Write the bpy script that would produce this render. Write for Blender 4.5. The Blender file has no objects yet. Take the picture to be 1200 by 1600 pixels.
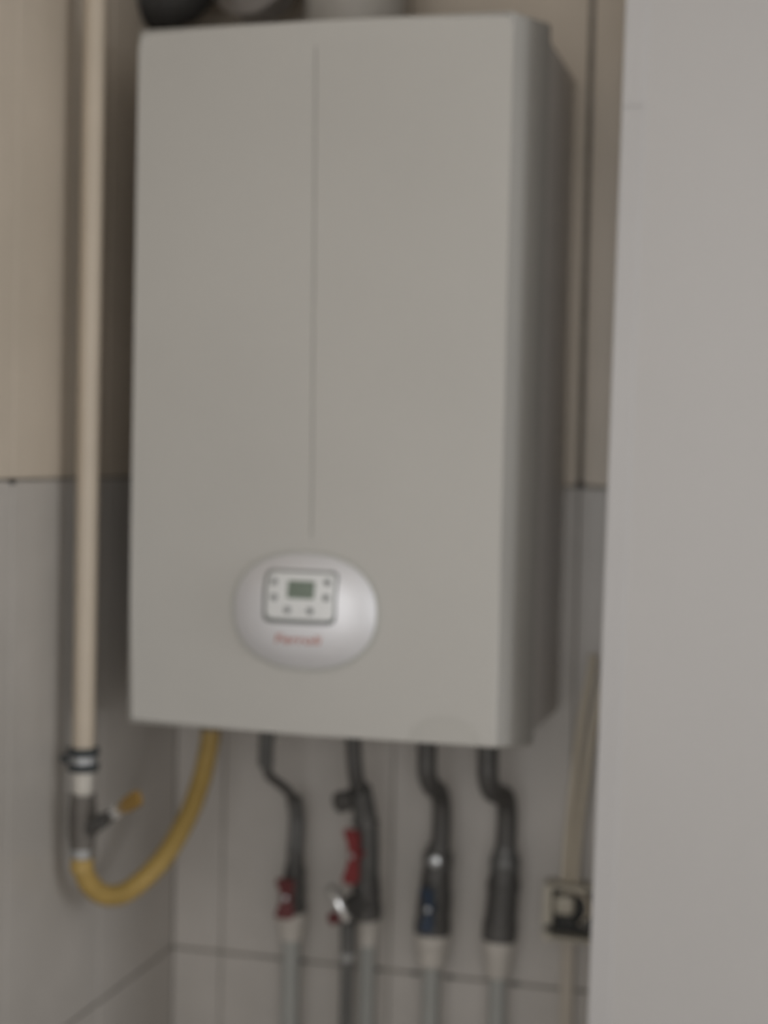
import bpy, bmesh, math, random
from mathutils import Vector, Matrix
random.seed(7)
S = bpy.context.scene
COL = S.collection
Z0 = 1.30                                   # height of the boiler's underside above the floor

# ------------------------------------------------------------------ camera
cd = bpy.data.cameras.new('camera')
cam = bpy.data.objects.new('camera', cd); COL.objects.link(cam)
yaw, pitch, roll = 0.2638, -0.0365, 0.0218
fw = Vector((-math.sin(yaw)*math.cos(pitch), math.cos(yaw)*math.cos(pitch), math.sin(pitch)))
r0 = Vector((math.cos(yaw), math.sin(yaw), 0)); u0 = r0.cross(fw)
rx = r0*math.cos(roll) + u0*math.sin(roll); ux = u0*math.cos(roll) - r0*math.sin(roll)
cam.matrix_world = Matrix(((rx.x, ux.x, -fw.x, 0.7066), (rx.y, ux.y, -fw.y, -1.9148),
                           (rx.z, ux.z, -fw.z, 0.2937+Z0), (0, 0, 0, 1)))
cd.sensor_fit = 'VERTICAL'; cd.sensor_height = 36.0
cd.lens = 2519.8/1600*36.0
cd.clip_start = 0.02
cd.dof.use_dof = True                       # the photo is out of focus: the phone focused too near
cd.dof.focus_distance = 1.05
cd.dof.aperture_fstop = cd.lens/16.5     # 16.5 mm of aperture
S.camera = cam

# ------------------------------------------------------------------ world, window light, exposure
w = bpy.data.worlds.new('world'); S.world = w; w.use_nodes = True
w.node_tree.nodes['Background'].inputs[0].default_value = (0.80, 0.88, 1.0, 1)
w.node_tree.nodes['Background'].inputs[1].default_value = 0.3
def area(name, loc, target, sx, sy, power, col):
    l = bpy.data.lights.new(name, 'AREA'); l.shape = 'RECTANGLE'; l.size = sx; l.size_y = sy
    l.energy = power; l.color = col
    o = bpy.data.objects.new(name, l); COL.objects.link(o); o.location = loc
    o.rotation_euler = (Vector(target)-Vector(loc)).to_track_quat('-Z', 'Y').to_euler()
    return o
area('window_daylight', (0.80, -2.76, 0.28+Z0), (0.80, 0, 0.28+Z0), 1.4, 1.2, 18, (1.0, 0.985, 0.965))
area('side_window_daylight', (2.56, -0.94, 0.24+Z0), (0, -0.94, 0.24+Z0), 0.5, 1.25, 9, (0.97, 0.985, 1.0))
vs = S.view_settings
S.display_settings.display_device = 'sRGB'
vs.view_transform = 'Standard'; vs.look = 'None'; vs.gamma = 1; vs.use_curve_mapping = False
vs.exposure = 0.0

# ------------------------------------------------------------------ materials
def lin(c):
    return tuple((x/255/12.92 if x/255 <= .04045 else ((x/255+.055)/1.055)**2.4) for x in c)
def mat(name, rgb, rough=0.5, metal=0.0, var=0.0, scale=20.0, bump=0.0, bscale=200.0, spec=0.5, rgb2=None, coat=0.0):
    m = bpy.data.materials.new(name); m.use_nodes = True
    nt = m.node_tree; b = nt.nodes['Principled BSDF']
    b.inputs['Roughness'].default_value = rough; b.inputs['Metallic'].default_value = metal
    b.inputs['Specular IOR Level'].default_value = spec
    b.inputs['Coat Weight'].default_value = coat
    b.inputs['Base Color'].default_value = (*rgb, 1)
    tc = nt.nodes.new('ShaderNodeTexCoord')
    if var or rgb2:
        n = nt.nodes.new('ShaderNodeTexNoise'); n.inputs['Scale'].default_value = scale; n.inputs['Detail'].default_value = 5
        cr = nt.nodes.new('ShaderNodeValToRGB')
        cr.color_ramp.elements[0].position = .35; cr.color_ramp.elements[1].position = .65
        a = tuple(x*(1-var) for x in rgb); c = rgb2 or tuple(min(1, x*(1+var)) for x in rgb)
        cr.color_ramp.elements[0].color = (*a, 1); cr.color_ramp.elements[1].color = (*c, 1)
        nt.links.new(tc.outputs['Object'], n.inputs['Vector']); nt.links.new(n.outputs['Fac'], cr.inputs['Fac'])
        nt.links.new(cr.outputs['Color'], b.inputs['Base Color'])
    if bump:
        n2 = nt.nodes.new('ShaderNodeTexNoise'); n2.inputs['Scale'].default_value = bscale
        bp = nt.nodes.new('ShaderNodeBump'); bp.inputs['Strength'].default_value = bump; bp.inputs['Distance'].default_value = .002
        nt.links.new(tc.outputs['Object'], n2.inputs['Vector']); nt.links.new(n2.outputs['Fac'], bp.inputs['Height'])
        nt.links.new(bp.outputs['Normal'], b.inputs['Normal'])
    return m
M = dict(
    cover=mat('cream_enamel', (.475, .464, .437), .45, var=.02, scale=4, bump=.05, bscale=300),
    chassis=mat('chassis_enamel', (.68, .65, .62), .5, var=.03, scale=6),
    silver=mat('silver_plastic', (.76, .76, .785), .52, metal=.4, spec=.6, var=.01),
    rim=mat('rim_plastic', (.42, .42, .39), .5, var=.02),
    shaded_bezel=mat('bezel_shade', (.17, .18, .175), .5, var=.02),
    plate=mat('plate_plastic', (.72, .73, .73), .45, var=.01),
    lcd=mat('lcd_glass', (.17, .21, .17), .4, var=.05, scale=60),
    lcdseg=mat('lcd_digit', (.07, .09, .08), .4, var=.02),
    button=mat('button_rubber', (.23, .24, .24), .6, var=.03),
    red_print=mat('red_print', (.45, .14, .10), .5, var=.03),
    cover_mark=mat('half_round_mark', (.45, .44, .412), .35, var=.02),
    tile_grey=mat('glazed_grey_tile', (.47, .445, .415), .32, var=.05, scale=5, rgb2=(.53, .50, .47)),
    tile_beige=mat('glazed_beige_tile', (.58, .508, .42), .35, var=.05, scale=5, rgb2=(.62, .542, .452)),
    grout=mat('grout', (.20, .18, .155), .9, var=.15, scale=40, bump=.2),
    white_wall=mat('white_wall_panel', (.495, .482, .474), .5, var=.015, scale=3, bump=.05),
    trim=mat('white_trim', (.49, .479, .476), .45, var=.015, scale=8),
    plaster=mat('plaster', (.86, .84, .81), .8, var=.03, scale=5, bump=.1),
    floor=mat('floor_tile', (.55, .51, .46), .4, var=.1, scale=4),
    cream_pipe=mat('cream_painted_pipe', (.50, .43, .345), .4, var=.03, scale=15),
    ppr=mat('pale_plastic_pipe', (.33, .335, .32), .45, var=.02, scale=15),
    fitting=mat('white_plastic_fitting', (.52, .49, .45), .45, var=.02, scale=15),
    yellow=mat('yellow_hose_rubber', (.41, .28, .085), .5, var=.06, scale=40, bump=.1),
    yellow_lever=mat('ochre_lever_coating', (.25, .15, .035), .5, var=.05),
    steel=mat('dull_steel', (.13, .13, .127), .45, metal=.35, var=.12, scale=25),
    darksteel=mat('dark_steel', (.095, .092, .088), .5, metal=.3, var=.15, scale=25),
    brass=mat('tarnished_brass', (.155, .142, .128), .5, metal=.4, var=.15, scale=30),
    nickel=mat('nickel', (.45, .46, .47), .3, metal=.8, var=.05),
    chrome=mat('chrome', (.85, .86, .87), .18, metal=.9, var=.02),
    redh=mat('red_handle', (.21, .032, .035), .5, var=.05),
    darkred=mat('dark_red_handle', (.12, .028, .03), .55, var=.05),
    blueh=mat('blue_handle', (.025, .042, .075), .5, var=.05),
    blackrub=mat('black_rubber', (.035, .042, .046), .6, var=.05),
    tape=mat('white_sealing_tape', (.55, .52, .47), .7, var=.08, scale=60),
    dark_filler=mat('dark_filler_matte', (.040, .038, .036), .65, var=.08),
    hose_grey=mat('grey_drain_hose', (.11, .11, .105), .5, var=.05),
    cable=mat('beige_cable', (.60, .535, .43), .5, var=.03),
    trunking=mat('trunking_plastic', (.46, .41, .345), .5, var=.03),
    boxp=mat('beige_box_plastic', (.47, .435, .36), .5, var=.06, scale=30),
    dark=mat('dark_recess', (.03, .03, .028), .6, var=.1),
    foil=mat('crinkled_foil', (.62, .60, .59), .32, metal=.85, var=.08, scale=30, bump=.9, bscale=60),
    duct=mat('grey_flue_paint', (.36, .34, .31), .5, var=.05, scale=12),
)

# ------------------------------------------------------------------ mesh helpers
def V(p): return Vector(p)
def bx(bm, lo, hi):
    lo, hi = V(lo), V(hi)
    vs_ = [bm.verts.new((x, y, z)) for x in (lo.x, hi.x) for y in (lo.y, hi.y) for z in (lo.z, hi.z)]
    for f in ((0, 1, 3, 2), (4, 6, 7, 5), (0, 4, 5, 1), (2, 3, 7, 6), (0, 2, 6, 4), (1, 5, 7, 3)):
        bm.faces.new([vs_[i] for i in f])
    return bm
def frame(t):
    t = t.normalized(); a = V((0, 0, 1)) if abs(t.z) < .9 else V((1, 0, 0))
    u = t.cross(a).normalized(); return u, t.cross(u).normalized()
def loft(bm, rings, caps=True):
    vr = [[bm.verts.new(p) for p in r] for r in rings]; n = len(vr[0])
    for a, b in zip(vr, vr[1:]):
        for i in range(n): bm.faces.new((a[i], a[(i+1) % n], b[(i+1) % n], b[i]))
    if caps: bm.faces.new(vr[0][::-1]); bm.faces.new(vr[-1])
def lathe(bm, p0, axis, prof, segs=24):
    p0, t = V(p0), V(axis).normalized(); u, v = frame(t)
    loft(bm, [[p0+t*d+(u*math.cos(2*math.pi*k/segs)+v*math.sin(2*math.pi*k/segs))*r for k in range(segs)] for d, r in prof])
    return bm
def smooth_path(pts, per=6):
    P = [V(p) for p in pts]
    if len(P) < 3: return P
    P = [P[0]*2-P[1]]+P+[P[-1]*2-P[-2]]; out = []
    for i in range(1, len(P)-2):
        a, b, c, d = P[i-1:i+3]
        for k in range(per):
            t = k/per
            out.append(.5*((2*b)+(c-a)*t+(2*a-5*b+4*c-d)*t*t+(3*b-a-3*c+d)*t**3))
    out.append(P[-2]); return out
def tube(bm, pts, r, segs=16, per=6, ripple=0.0, n=None):
    P = smooth_path(pts, per)
    if n:                                     # resample evenly
        L = [0]
        for a, b in zip(P, P[1:]): L.append(L[-1]+(b-a).length)
        Q = []; j = 0
        for k in range(n):
            s = L[-1]*k/(n-1)
            while j < len(L)-2 and L[j+1] < s: j += 1
            t = (s-L[j])/max(L[j+1]-L[j], 1e-9); Q.append(P[j].lerp(P[j+1], min(max(t, 0), 1)))
        P = Q
    rings = []; u = None
    for i, p in enumerate(P):
        t = (P[min(i+1, len(P)-1)]-P[max(i-1, 0)]).normalized()
        if u is None: u, v = frame(t)
        else:
            u = (u-t*u.dot(t)).normalized(); v = t.cross(u)
        rr = r*(1+ripple*(1 if i % 2 else -1))
        rings.append([p+(u*math.cos(2*math.pi*k/segs)+v*math.sin(2*math.pi*k/segs))*rr for k in range(segs)])
    loft(bm, rings); return bm
def bevel_all(bm, w_, seg=2):
    bmesh.ops.bevel(bm, geom=list(bm.edges), offset=w_, segments=seg, affect='EDGES', profile=.5, clamp_overlap=True); return bm
def NB(): return bmesh.new()
def build(name, bm, m, parent=None, loc=None, smooth=True, angle=35):
    """One mesh object; vertices are given in place and stored relative to the root thing."""
    bmesh.ops.recalc_face_normals(bm, faces=list(bm.faces))
    root = parent
    while root is not None and root.parent is not None: root = root.parent
    base = V(root.location) if root is not None else V(loc or (0, 0, 0))
    bmesh.ops.translate(bm, verts=list(bm.verts), vec=-base)
    me = bpy.data.meshes.new(name); bm.to_mesh(me); bm.free()
    me.materials.append(m)
    if smooth:
        me.shade_smooth(); me.set_sharp_from_angle(angle=math.radians(angle))
    o = bpy.data.objects.new(name, me); COL.objects.link(o)
    if parent is not None: o.parent = parent
    else: o.location = base
    return o
def tag(o, label, cat, group=None):
    o['label'] = label; o['category'] = cat
    if group: o['group'] = group
    return o
def thing(name, loc, label, cat, group=None):
    o = bpy.data.objects.new(name, None); COL.objects.link(o); o.location = loc; o.empty_display_size = .05
    return tag(o, label, cat, group)
def struct(name, bm, m, parent=None, smooth=False):
    o = build(name, bm, m, parent, smooth=smooth); o['kind'] = 'structure'; return o

# ------------------------------------------------------------------ the setting
XL = -0.0792                  # left wall surface
FLOOR, CEIL = -1.30, 1.22
XR, YF = 2.6, -2.8            # far right wall, wall behind the camera
struct('floor', bx(NB(), (XL-.1, YF-.1, FLOOR-.05), (XR+.1, .1, FLOOR)), M['floor'])
struct('ceiling', bx(NB(), (XL-.1, YF-.1, CEIL), (XR+.1, .1, CEIL+.05)), M['plaster'])
wl = struct('wall_left', bx(NB(), (XL-.1, YF, FLOOR), (XL-.0025, .1, CEIL)), M['grout'])
wb = struct('wall_back', bx(NB(), (XL-.0025, .0025, FLOOR), (.482, .1, CEIL)), M['grout'])
zj = [FLOOR, -.953, -.3474, .2586, .8646, CEIL]
G = .0014; GV = .0008        # half a joint: level, upright
def tile(parent, lo, hi, m):
    bm = bx(NB(), lo, hi)
    bevel_all(bm, .0010, 1)
    # one tile glazed very slightly out of true with its neighbours
    return build('tile', bm, m, parent, smooth=False)
xs = [XL, -.0135, .2083, .4300, .4845]
for a, b in zip(xs, xs[1:]):
    for i in range(5):
        gl = .0035 if (i >= 3 and a == .43) else GV         # upper-row joint widened to draw in the shadow beside it, left of the pier
        tile(wb, (a+gl if a > XL else a, random.uniform(0, .0006), zj[i]+G), (b-(.0030 if i >= 3 and b == .43 else GV), .0026, zj[i+1]-G), M['tile_beige'] if i >= 3 else M['tile_grey'])
ys = [0.0]
while ys[-1] > -2.0: ys.append(ys[-1]-.2215)
for a, b in zip(ys, ys[1:]):
    for i in range(5):
        tile(wl, (XL-.0026, b+GV, zj[i]+G), (XL-random.uniform(0, .0006), a-GV, zj[i+1]-G), M['tile_beige'] if i >= 3 else M['tile_grey'])
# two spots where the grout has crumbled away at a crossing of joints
build('grout_hole_or_shadow', bevel_all(bx(NB(), (XL-.0024, -.4495, .2535), (XL+.0003, -.4365, .2595)), .0012, 1), M['dark'], wl)
build('grout_hole_or_shadow', bevel_all(bx(NB(), (.4255, -.0003, .2570), (.4365, .0024, .2650)), .0015, 1), M['dark'], wb)
for hx in (.0955, .1940, .2410, .2870, .3680):  # dark chips paint in missing grout and the pipe shadows crossing it
    build('grout_hole_or_shadow', bevel_all(bx(NB(), (hx-.0045, -.0003, -.3510), (hx+.0045, .0024, -.3440)), .0015, 1), M['dark'], wb)
# white wall pier on the right; its corner leans a hair, as photographed
PF = -.318
def px_(z): return .5008+.01055*z
bm = NB()
v = [bm.verts.new(p) for p in ((px_(FLOOR), PF, FLOOR), (XR, PF, FLOOR), (XR, .1, FLOOR), (px_(FLOOR), .1, FLOOR),
                               (px_(CEIL), PF, CEIL), (XR, PF, CEIL), (XR, .1, CEIL), (px_(CEIL), .1, CEIL))]
for f in ((0, 1, 2, 3), (4, 7, 6, 5), (0, 4, 5, 1), (1, 5, 6, 2), (2, 6, 7, 3), (3, 7, 4, 0)): bm.faces.new([v[i] for i in f])
struct('wall_right', bm, M['white_wall'])
def trim_strip(name, z0, z1):
    bm = NB(); w_ = .0226; y1 = PF; y0 = PF-.0016
    rings = []
    for z in (z0, z1):
        x = px_(z)
        rings.append([V((x, y1, z)), V((x, y0+.001, z)), V((x+.001, y0, z)), V((x+w_-.001, y0, z)), V((x+w_, y0+.001, z)), V((x+w_, y1, z))])
    loft(bm, rings); struct(name, bm, M['trim'])
trim_strip('trim_1', FLOOR, .6365)
trim_strip('trim_2', .6380, CEIL)
bm = NB(); wy0, wy1, wz0, wz1 = -1.22, -.66, -.42, .90
bx(bm, (XR, YF, FLOOR), (XR+.1, wy0, CEIL)); bx(bm, (XR, wy1, FLOOR), (XR+.1, .1, CEIL))
bx(bm, (XR, wy0, FLOOR), (XR+.1, wy1, wz0)); bx(bm, (XR, wy0, wz1), (XR+.1, wy1, CEIL))
struct('wall_far_right', bm, M['plaster'])
bm = NB()
for a, b, c, d in ((wy0, wz0, wy0+.03, wz1), (wy1-.03, wz0, wy1, wz1), (wy0+.03, wz0, wy1-.03, wz0+.03), (wy0+.03, wz1-.03, wy1-.03, wz1)):
    bx(bm, (XR+.01, a, b), (XR+.1, c, d))
struct('window_2', bm, M['trim'])
bm = NB(); y0, y1 = YF-.1, YF
bx(bm, (XL, y0, FLOOR), (.08, y1, CEIL)); bx(bm, (1.54, y0, FLOOR), (XR, y1, CEIL))
bx(bm, (.02, y0, FLOOR), (1.54, y1, -.50)); bx(bm, (.08, y0, .90), (1.54, y1, CEIL))
struct('wall_front', bm, M['plaster'])
bm = NB()
for lo, hi in (((.08, y0, -.50), (.13, y1-.01, .90)), ((1.49, y0, -.50), (1.54, y1-.01, .90)), ((.13, y0, -.50), (1.49, y1-.01, -.45)), ((.13, y0, .85), (1.49, y1-.01, .90))):
    bx(bm, lo, hi)
struct('window_1', bm, M['trim'])

# ------------------------------------------------------------------ gas boiler
W, H, D = .40, .7331, .33
boiler = thing('gas_boiler', (W/2, 0, -.010), 'large white wall-hung gas boiler with silver oval control panel on its front', 'boiler')
YB = -.225                    # where the front cover meets the chassis
bm = bx(NB(), (-.012, YB, -.008), (W+.012, -.0005, H+.008)); bevel_all(bm, .003, 2)
build('chassis', bm, M['chassis'], boiler)
bm = NB()
xg = lambda z: .2045-.0092*(z/H)
cols = lambda z: [0, xg(z)-.0007, xg(z)+.0007, W]
zz = [0, .20, .712, H]
grid = [[bm.verts.new((x, -D, z)) for x in cols(z)] for z in zz]
for i in range(3):
    for j in range(3):
        q = (grid[i][j], grid[i][j+1], grid[i+1][j+1], grid[i+1][j])
        if (i, j) == (1, 1):
            m0 = bm.verts.new((xg(.21), -D+.0025, .21)); m1 = bm.verts.new((xg(.70), -D+.0025, .70))
            bm.faces.new((q[0], q[1], m0)); bm.faces.new((q[1], q[2], m1, m0)); bm.faces.new((q[2], q[3], m1)); bm.faces.new((q[3], q[0], m0, m1))
        else: bm.faces.new(q)
ex, ez = .021, .014
back = [bm.verts.new(p) for p in ((-ex, YB, -ez), (W+ex, YB, -ez), (W+ex, YB, H+ez), (-ex, YB, H+ez))]
g = grid
bm.faces.new([g[0][0], g[0][1], g[0][2], g[0][3], back[1], back[0]])
bm.faces.new([g[3][3], g[3][2], g[3][1], g[3][0], back[3], back[2]])
bm.faces.new([g[0][3], g[1][3], g[2][3], g[3][3], back[2], back[1]])
bm.faces.new([g[3][0], g[2][0], g[1][0], g[0][0], back[0], back[3]])
bm.faces.new(back)
def on_front_rim(v_): return abs(v_.co.y+D) < 1e-6 and (min(abs(v_.co.x), abs(v_.co.x-W)) < 1e-6 or min(abs(v_.co.z), abs(v_.co.z-H)) < 1e-6)
ed = []
for e in bm.edges:
    a, b = e.verts
    if on_front_rim(a) and on_front_rim(b):
        if (abs(a.co.x-b.co.x) < 1e-6 and min(abs(a.co.x), abs(a.co.x-W)) < 1e-6) or (abs(a.co.z-b.co.z) < 1e-6 and min(abs(a.co.z), abs(a.co.z-H)) < 1e-6): ed.append(e)
    elif abs(a.co.y-b.co.y) > .05 or (abs(a.co.y-YB) < 1e-6 and abs(b.co.y-YB) < 1e-6): ed.append(e)
bmesh.ops.bevel(bm, geom=ed, offset=.004, segments=3, affect='EDGES', profile=.5)
cover = build('front_cover', bm, M['cover'], boiler, angle=25)
# faint half-round patch, slightly darker than the cover, at its lower right edge
bm = NB(); pts = []
for k in range(25):
    a = math.pi*k/24
    pts.append((.348+.036*math.cos(a), .005+.0245*math.sin(a)))
loft(bm, [[V((x, -D-.0001, z)) for x, z in pts], [V((x, -D-.0006, z)) for x, z in pts]])
build('half_round_mark', bm, M['cover_mark'], cover)
# oval control panel: a dome of silver plastic
cx, cz, ax, az, hd = .1962, .1288, .0772, .0598, .0225
def dome(x, z):
    q = (abs((x-cx)/ax)**2.25+abs((z-cz)/az)**2.25)
    q = min(q, 1.0)
    return -D-.0015-hd*(.45*(1-q)+.55*(1-q*q))
def oval(k, n, s=1.0, y=None):
    a = 2*math.pi*k/n; c, s_ = math.cos(a), math.sin(a)
    x = cx+s*ax*math.copysign(abs(c)**(2/2.25), c); z = cz+s*az*math.copysign(abs(s_)**(2/2.25), s_)
    return V((x, dome(x, z) if y is None else y, z))
N = 72
panel_rings = [[oval(k, N, 1.0, -D+.0005) for k in range(N)]]+[[oval(k, N, s) for k in range(N)] for s in (1, .985, .96, .92, .86, .78, .68, .56, .42, .28, .14, .04)]
bm = NB(); loft(bm, panel_rings)
panel = build('control_panel', bm, M['silver'], boiler, angle=60)
bm = NB()
prof = [(1.0, -D+.0002), (1.0, -D-.0018), (1.035, -D-.0018), (1.05, -D-.0008), (1.05, -D+.0002)]
vr = [[bm.verts.new(oval(k, N, s, y)) for k in range(N)] for s, y in prof]
for a, b in zip(vr, vr[1:]+vr[:1]):
    for i in range(N): bm.faces.new((a[i], a[(i+1) % N], b[(i+1) % N], b[i]))
build('panel_rim', bm, M['rim'], panel)
def patch(bm, x0, x1, z0, z1, off0, off1, rad=.004, nx=10, nz=8):
    """A rounded rectangle that follows the dome, from offset off0 up to off1."""
    def q(i, j, off):
        x = x0+(x1-x0)*i/nx; z = z0+(z1-z0)*j/nz
        # round the corners
        for cxx, sx in ((x0+rad, -1), (x1-rad, 1)):
            for czz, sz in ((z0+rad, -1), (z1-rad, 1)):
                dx, dz = (x-cxx)*sx, (z-czz)*sz
                if dx > 0 and dz > 0:
                    m_ = max(dx, dz); l_ = math.hypot(dx, dz)
                    if l_ > 1e-9: x = cxx+sx*dx*m_/l_; z = czz+sz*dz*m_/l_
        return V((x, dome(x, z)-off, z))
    top = [[bm.verts.new(q(i, j, off1)) for i in range(nx+1)] for j in range(nz+1)]
    for j in range(nz):
        for i in range(nx): bm.faces.new((top[j][i], top[j][i+1], top[j+1][i+1], top[j+1][i]))
    ring = [(i, 0) for i in range(nx)]+[(nx, j) for j in range(nz)]+[(i, nz) for i in range(nx, 0, -1)]+[(0, j) for j in range(nz, 0, -1)]
    low = [bm.verts.new(q(i, j, off0)) for i, j in ring]
    for k in range(len(ring)):
        a, b = ring[k], ring[(k+1) % len(ring)]
        bm.faces.new((top[a[1]][a[0]], top[b[1]][b[0]], low[(k+1) % len(ring)], low[k]))
    return bm
build('shaded_bezel', patch(NB(), .1578, .2362, .1175, .1722, -.002, .0009, .007), M['shaded_bezel'], panel, angle=60)  # dark border, wider left and below: shade around the plate put into the colour
build('button_plate', patch(NB(), .1624, .2342, .1225, .1698, 0, .0034, .005), M['plate'], panel, angle=50)
scr = build('display_screen', patch(NB(), .1852, .2142, .1438, .1618, .002, .0036, .0008), M['lcd'], panel, angle=50)
for x, z in ((.1700, .1598), (.1712, .1442), (.2266, .1608), (.2264, .1456), (.1862, .1318), (.2103, .1316)):
    bm = NB(); y = dome(x, z)
    lathe(bm, (x, y-.002, z), (0, -1, 0), [(0, .0036), (.0020, .0036), (.0028, .0030), (.0031, .0015)], 16)
    build('button', bm, M['button'], panel)
# red lettering
cu = bpy.data.curves.new('lettering', 'FONT'); cu.body = 'Ferroli'; cu.size = .0165; cu.shear = .22; cu.offset = .0001; cu.extrude = .0003
cu.align_x = 'CENTER'; cu.resolution_u = 3
to = bpy.data.objects.new('lettering_text', cu); COL.objects.link(to)
dg = bpy.context.evaluated_depsgraph_get(); me = bpy.data.meshes.new_from_object(to.evaluated_get(dg))
bpy.data.objects.remove(to)
bm = NB(); bm.from_mesh(me)
xsz = [v_.co.x for v_ in bm.verts]; k = .050/(max(xsz)-min(xsz))
for v_ in bm.verts:
    x = .1948+v_.co.x*k; z = .0972+v_.co.y*.78; v_.co = V((x, dome(x, z)-.0004-v_.co.z, z))
o = build('lettering', bm, M['red_print'], panel, smooth=False); o['label'] = 'red maker name in slanted letters'
# pipe sockets under the boiler
for x, y, r in ((.0140, -.120, .013), (.0955, -.150, .0125), (.1935, -.130, .0125), (.279, -.120, .0135), (.3505, -.120, .0135)):
    build('connection_nut', lathe(NB(), (x, y, -.022), (0, 0, 1), [(0, r), (.0135, r)], 6), M['steel'], boiler, smooth=False)

# ------------------------------------------------------------------ flue above the boiler
flue = thing('flue_pipe', (.176, -.16, H), 'grey flue collar rising from the boiler top, in the centre at the upper edge', 'flue')
lathe_b = lathe(NB(), (.178, -.13, H+.008), (0, 0, 1), [(0, .064), (.012, .064), (.014, .058), (.05, .058), (CEIL-H-.008, .058)], 40)
build('flue_tube', lathe_b, M['duct'], flue)
build('flue_collar', lathe(NB(), (.178, -.13, H+.140), (0, 0, 1), [(0, .0585), (.002, .064), (.05, .064), (.052, .0585)], 40), M['duct'], flue)
duct = tag(build('exhaust_duct', tube(NB(), [(.058, -.215, CEIL), (.058, -.215, 1.0), (.058, -.205, .885), (.060, -.150, .825), (.060, -.085, .885), (.060, -.07, 1.0), (.060, -.065, CEIL)], .042, 20, 8, .05, 90), M['foil'], None, (.06, -.15, .845)),
           'crinkled silver foil duct sagging behind the boiler top, left of the flue', 'duct')

tag(build('dark_filler_tube', tube(NB(), [(XL+.001, -.125, .829), (-.05, -.125, .829), (-.032, -.125, .846), (-.030, -.125, .93), (-.030, -.125, CEIL)], .038, 20, 8, .03, 80), M['dark_filler'], None, (-.04, -.105, .835)),  # made-up tube, put in to darken the area above the boiler
    'dark ribbed tube added to fill the dark area above the left end of the boiler', 'hose')

# ------------------------------------------------------------------ gas supply on the left wall
gx, gy = -.0487, -.335
gp = thing('gas_pipe', (gx, gy, -.15), 'long cream vertical gas pipe with stopcock, on the left wall beside the boiler', 'pipe')
build('riser', lathe(NB(), (gx, gy, -.029), (0, 0, 1), [(0, .0118), (CEIL+.029, .0118)], 24), M['cream_pipe'], gp)
un = build('union', lathe(NB(), (gx, gy, -.0545), (0, 0, 1), [(0, .0155), (.002, .0168), (.008, .0168), (.009, .0150), (.017, .0150), (.018, .0168), (.024, .0168), (.0255, .0150)], 24), M['blackrub'], gp)
un['label'] = 'dark rubber-sealed union'
build('clip_screw', lathe(NB(), (gx-.013, gy-.004, -.042), (-1, 0, 0), [(0, .0045), (.010, .0045), (.0105, .003)], 12), M['blackrub'], un)
build('union_band', lathe(NB(), (gx, gy, -.0455), (0, 0, 1), [(0, .0154), (.0005, .0158), (.007, .0158), (.0075, .0154)], 24), M['nickel'], un)
build('sealing_tape', lathe(NB(), (gx, gy, -.0800), (0, 0, 1), [(0, .0100), (.004, .0112), (.010, .0104), (.018, .0115), (.0253, .0108)], 20), M['tape'], gp)
vb = build('valve_body', lathe(NB(), (gx, gy, -.1380), (0, 0, 1), [(0, .0135), (.010, .0135), (.0105, .0148), (.030, .0152), (.047, .0148), (.0475, .0140), (.0578, .0140)], 20), M['brass'], gp)
d = V((.052, -.024, .034)).normalized(); s0 = V((gx+.010, gy-.004, -.116))
stem = build('valve_stem', lathe(NB(), s0, d, [(0, .0085), (.026, .0085), (.0265, .0065), (.048, .0065)], 12), M['darksteel'], vb)
build('stem_nut', lathe(NB(), s0+d*.0485, d, [(0, .0088), (.012, .0088)], 6), M['chrome'], vb, smooth=False)
bm = NB(); e = s0+d*.0608; u = V((d.x, d.y, 0)).normalized(); n_ = d.cross(V((0, 0, 1))).normalized(); up = n_.cross(d)
loft(bm, [[e+d*t+up*a*w_+n_*b*.0024 for a, b in ((-1, -1), (1, -1), (1, 1), (-1, 1))] for t, w_ in ((0, .0045), (.006, .0080), (.027, .0088), (.033, .0060))])
bevel_all(bm, .0012, 2)
build('valve_lever', bm, M['yellow_lever'], vb)['label'] = 'ochre yellow lever'
build('outlet_nut', lathe(NB(), (gx, gy, -.1480), (0, 0, 1), [(0, .0135), (.0098, .0135)], 6), M['nickel'], gp, smooth=False)
hose = thing('gas_hose', (gx, gy, -.20), 'yellow flexible gas hose looping from the stopcock up to the boiler', 'hose')
build('hose_tube', tube(NB(), [(-.0487, -.335, -.154), (-.0478, -.331, -.166), (-.0440, -.320, -.183), (-.0350, -.300, -.1975), (-.022, -.270, -.1985), (-.002, -.228, -.174), (.0085, -.180, -.136), (.0120, -.145, -.098), (.0138, -.125, -.059), (.0145, -.120, -.034)], .0115, 20, 8, .012, 110), M['yellow'], hose)
build('hose_ferrule', lathe(NB(), (gx, gy, -.1636), (.02, .06, 1), [(0, .0124), (.0140, .0124)], 20), M['yellow'], hose)
build('hose_ferrule', lathe(NB(), (.014, -.120, -.040), (0, 0, 1), [(0, .0127), (.0175, .0127)], 20), M['brass'], hose)

# ------------------------------------------------------------------ the four water connections below the boiler
def wing_handle(parent, c, d, L, wd, m, label=None):
    """butterfly handle: hub along d, two paddles along z"""
    c, d = V(c), V(d).normalized(); s = d.cross(V((0, 0, 1))).normalized()
    bm = NB(); lathe(bm, c-d*.030, d, [(0, .0050), (.0235, .0050), (.024, .0065), (.036, .0065), (.0375, .0045)], 14)
    for sg in (1, -1):
        loft(bm, [[c+V((0, 0, sg*t*L))+s*a*w_*wd+d*(b*.0025+off) for a, b in ((-1, -1), (1, -1), (1, 1), (-1, 1))] for t, w_, off in ((.1, .55, .003), (.45, .75, .004), (.85, 1, .008), (1.0, .7, .010))])
    h = build('handle', bm, m, parent)
    if label: h['label'] = label
    build('handle_screw', lathe(NB(), c+d*.0076, d, [(0, .0036), (.002, .0036), (.0028, .002)], 10), M['nickel'], h)
    return h
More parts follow.
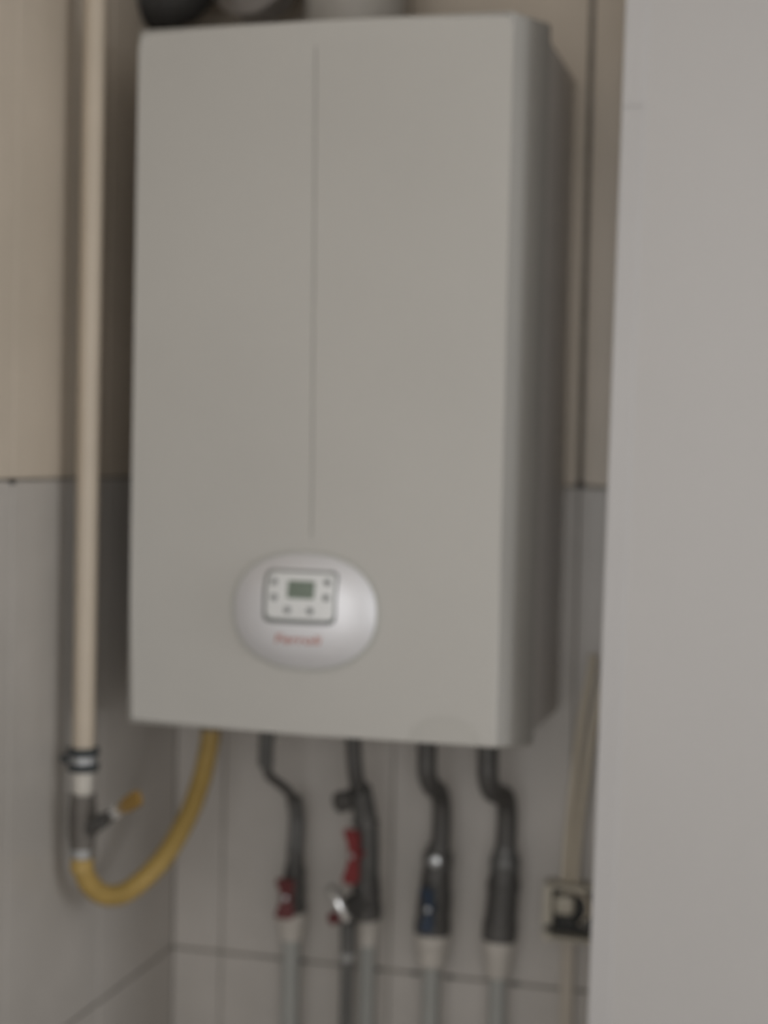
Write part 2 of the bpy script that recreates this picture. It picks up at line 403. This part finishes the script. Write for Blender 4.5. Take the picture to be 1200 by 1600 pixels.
def ppr(root, x, y, ztop, zfit, r=.0112, rf=.0190, dx=0.0, m='ppr'):
    build('end_fitting', lathe(NB(), (x, y, zfit), (dx, 0, 1), [(0, r+.0020), (.003, rf-.0045), ((ztop-zfit)*.70, rf-.0012), ((ztop-zfit)*.74, rf), (ztop-zfit, rf)], 24), M['fitting'], root)
    build('plastic_pipe', lathe(NB(), (x, y, FLOOR), (0, 0, 1), [(0, r), (zfit-FLOOR, r)], 20), M[m], root)
YW = -.055
# 1: heating return, dark red handle
p1 = thing('water_pipe', (.099, YW, -.27), 'boiler pipe with dark red handle, leftmost of the four water connections', 'pipe', 'water connections under the boiler')
build('tail_pipe', tube(NB(), [(.0955, -.150, -.022), (.0935, -.148, -.050), (.0925, -.145, -.074)], .0088, 16, 6), M['steel'], p1)
build('bent_tube', tube(NB(), [(.0928, -.145, -.070), (.0945, -.138, -.086), (.0975, -.105, -.103), (.0998, -.080, -.117), (.1020, -.062, -.134)], .0058, 16, 8), M['darksteel'], p1)
build('lower_tube', tube(NB(), [(.1016, -.064, -.128), (.1026, YW, -.150), (.1026, YW, -.172), (.1018, YW, -.197)], .0096, 18, 8), M['steel'], p1)
build('upper_nut', lathe(NB(), (.1015, YW, -.226), (0, 0, 1), [(0, .0130), (.012, .0130), (.0125, .0105), (.040, .0095)], 24), M['darksteel'], p1)
v1 = build('valve_body', lathe(NB(), (.0990, YW, -.268), (.03, 0, 1), [(0, .0165), (.012, .0165), (.0125, .0145), (.020, .0155), (.030, .0155), (.036, .0138), (.042, .0135)], 24), M['darksteel'], p1)
wing_handle(v1, (.1010, -.081, -.244), (-.05, -1, 0), .024, .0125, M['darkred'], 'dark red wing handle')
ppr(p1, .0985, YW, -.269, -.303)
# 2: heating flow with gauge knob, red handle and chrome drain lever
p2 = thing('water_pipe', (.196, YW, -.27), 'boiler pipe with bright red handle and chrome drain lever, second from left', 'pipe', 'water connections under the boiler')
build('tail_pipe', tube(NB(), [(.1935, -.130, -.022), (.1945, -.130, -.050), (.197, -.128, -.080), (.1985, -.115, -.104)], .0092, 16, 6), M['darksteel'], p2)
build('fill_knob', lathe(NB(), (.192, -.128, -.109), (-.75, -1, -.1), [(0, .0075), (.007, .0075), (.0075, .0125), (.018, .0125), (.0195, .0105)], 18), M['darksteel'], p2)
v2 = build('valve_body', tube(NB(), [(.1985, -.117, -.098), (.2010, -.105, -.125), (.2030, -.098, -.150), (.2030, -.092, -.185), (.2000, -.085, -.208)], .0138, 20, 8), M['steel'], p2)
build('collar', lathe(NB(), (.2020, -.101, -.146), (.02, .1, 1), [(0, .0160), (.010, .0160)], 8), M['darksteel'], p2, smooth=False)
wing_handle(v2, (.1955, -.118, -.176), (-.35, -1, 0), .032, .0105, M['redh'], 'bright red wing handle')
bm = lathe(NB(), (.1975, -.070, -.262), (0, -.1, 1), [(0, .0185), (.016, .0185), (.018, .0165), (.030, .0172), (.045, .0160), (.058, .0145)], 24)
lathe(bm, (.196, -.072, -.240), (-.45, -1, -.15), [(0, .0130), (.026, .0130), (.027, .0108), (.040, .0108)], 20)
build('tee_fitting', bm, M['darksteel'], p2)
lv = build('drain_lever', tube(NB(), [(.1765, -.128, -.224), (.1800, -.131, -.230), (.1855, -.131, -.240), (.1905, -.128, -.249)], .0062, 14, 6), M['chrome'], p2); lv['label'] = 'shiny chrome drain lever'
build('lever_knob', lathe(NB(), (.1745, -.128, -.2225), (-.2, -.5, .8), [(0, .0075), (.004, .0088), (.010, .0080), (.012, .005)], 16), M['chrome'], p2)
build('drain_cap', lathe(NB(), (.1775, -.118, -.250), (-.6, -1, -.1), [(0, .0075), (.012, .0075), (.014, .0055)], 14), M['darkred'], p2)['label'] = 'small dark red cap'
ppr(p2, .1960, YW, -.263, -.300, .0100, .0150)
# grey drain hose hanging from the chrome lever's tap
dh = thing('drain_hose', (.184, -.10, -.30), 'thin dark grey drain hose hanging under the chrome lever', 'hose')
build('hose_tube', lathe(NB(), (.1825, -.100, FLOOR), (.001, 0, 1), [(0, .0082), (-.300-FLOOR, .0082)], 18), M['hose_grey'], dh)
build('hose_clip', lathe(NB(), (.1838, -.100, -.307), (0, 0, 1), [(0, .0092), (.010, .0092)], 18), M['nickel'], dh)
build('hose_tail', lathe(NB(), (.1838, -.100, -.300), (0, 0, 1), [(0, .0088), (.020, .0092), (.038, .0098)], 18), M['steel'], dh)
# 3: cold feed, blue handle
def offset_pipe(root, x0, xs_, r, m='darksteel'):
    build('bent_tube', tube(NB(), [(x0, -.120, -.022), (x0+.0003, -.120, -.055), (x0+.0008, -.119, -.074), (x0+.0030, -.104, -.092), (xs_-.001, -.073, -.103), (xs_, -.060, -.118), (xs_, YW, -.140), (xs_-.001, YW, -.178)], r, 20, 8), M[m], root)
p3 = thing('water_pipe', (.276, YW, -.27), 'boiler pipe with blue handle, third from left, beside the dark strainer pipe', 'pipe', 'water connections under the boiler')
offset_pipe(p3, .279, .2838, .0112)
build('upper_nut', lathe(NB(), (.2800, YW, -.197), (0, 0, 1), [(0, .0180), (.016, .0180), (.017, .0150), (.027, .0120)], 8), M['darksteel'], p3, smooth=False)
build('white_seal', lathe(NB(), (.2798, -.0722, -.1875), (0, -1, .1), [(0, .0072), (.002, .0072), (.003, .005)], 14), M['nickel'], p3)['label'] = 'small shiny pale dot'
v3 = build('valve_body', lathe(NB(), (.2755, YW, -.277), (.045, 0, 1), [(0, .0218), (.014, .0218), (.0145, .0200), (.030, .0205), (.045, .0200), (.055, .0182), (.068, .0175), (.080, .0165)], 24), M['darksteel'], p3)
wing_handle(v3, (.2785, -.085, -.240), (-.15, -1, 0), .026, .0085, M['blueh'], 'dark blue wing handle')
ppr(p3, .2755, YW, -.278, -.318, .0108, .0205)
# 4: rightmost, with strainer
p4 = thing('water_pipe', (.357, YW, -.27), 'dark boiler pipe with plain strainer body, rightmost of the four water connections', 'pipe', 'water connections under the boiler')
offset_pipe(p4, .3505, .3625, .0120)
build('upper_nut', lathe(NB(), (.3615, YW, -.196), (0, 0, 1), [(0, .0165), (.005, .0178), (.016, .0178), (.020, .0150), (.030, .0125)], 24), M['steel'], p4)
build('strainer_body', lathe(NB(), (.3565, YW, -.277), (.06, 0, 1), [(0, .0205), (.020, .0205), (.0205, .0190), (.050, .0185), (.058, .0182), (.0585, .0196), (.070, .0196), (.0705, .0180), (.081, .0170)], 24), M['darksteel'], p4)
ppr(p4, .3565, YW, -.278, -.322, .0104, .0190)
# ------------------------------------------------------------------ cables and box beside the pier
bx_c = (.4320, -.0005, -.245)
for off, lab in ((-.0005, 'beige cable slanting down to the open box, left of the pair'), (.0112, 'beige cable slanting down to the open box, right of the pair')):
    k = off
    pts = [(.4535+k*1.3, -.008, .060), (.4500+k*1.3, -.008, .030), (.4435+k*1.3, -.009, -.006), (.4362+k*1.15, -.010, -.076), (.4300+k, -.011, -.153), (.4275+k, -.014, -.2122)]
    tag(build('power_cable', tube(NB(), pts, .0052, 12, 6), M['cable'], None, (.44, -.01, -.21)), lab, 'cable', 'twin cables beside the pier')
jb = thing('junction_box', bx_c, 'open beige electrical box with dark workings at the edge of the white pier', 'electrical box')
bm = NB()
x0, x1, z0, z1 = .4045, .4670, -.2790, -.2130
for lo, hi in (((x0, -.004, z0), (x1, -.0008, z1)), ((x0, -.034, z0), (x0+.010, -.004, z1)), ((x1-.004, -.034, z0), (x1, -.004, z1)), ((x0+.010, -.034, z0), (x1-.004, -.004, z0+.004)), ((x0+.010, -.034, z1-.004), (x1-.004, -.004, z1))):
    bx(bm, lo, hi)
build('box_shell', bm, M['boxp'], jb, smooth=False)
build('back_plate', bx(NB(), (x0+.010, -.012, z0+.004), (x1-.004, -.0042, z1-.004)), M['dark'], jb, smooth=False)
bm = bx(NB(), (.4165, -.030, -.2490), (.4400, -.0125, -.2265)); bevel_all(bm, .004, 2)
build('terminal_block', bm, M['boxp'], jb)
build('terminal_screw', lathe(NB(), (.4335, -.0124, -.2585), (0, -1, 0), [(0, .0085), (.012, .0085), (.013, .006)], 16), M['dark'], jb)
build('terminal_screw', lathe(NB(), (.4560, -.0124, -.2600), (0, -1, 0), [(0, .0070), (.012, .0070), (.013, .005)], 16), M['darksteel'], jb)
build('terminal_screw', lathe(NB(), (.4115, -.0342, -.2650), (0, -1, 0), [(0, .0048), (.0015, .0048), (.0022, .003)], 14), M['dark'], jb)
build('wire', tube(NB(), [(.4275, -.020, -.2225), (.436, -.024, -.2190), (.452, -.022, -.2260), (.457, -.018, -.2450), (.448, -.018, -.2620)], .0028, 10, 6), M['cable'], jb)
tr = NB(); bx(tr, (.4240, -.011, FLOOR), (.4395, -.0008, -.2795)); bevel_all(tr, .0015, 2)
tag(build('cable_trunking', tr, M['trunking'], None, (.432, -.005, FLOOR)), 'narrow beige cable duct running down the wall below the open box', 'cable duct')

# ------------------------------------------------------------------ raise everything to its height above the floor
for o in bpy.data.objects:
    if o.parent is None and o.type in ('MESH', 'EMPTY'): o.location.z += Z0
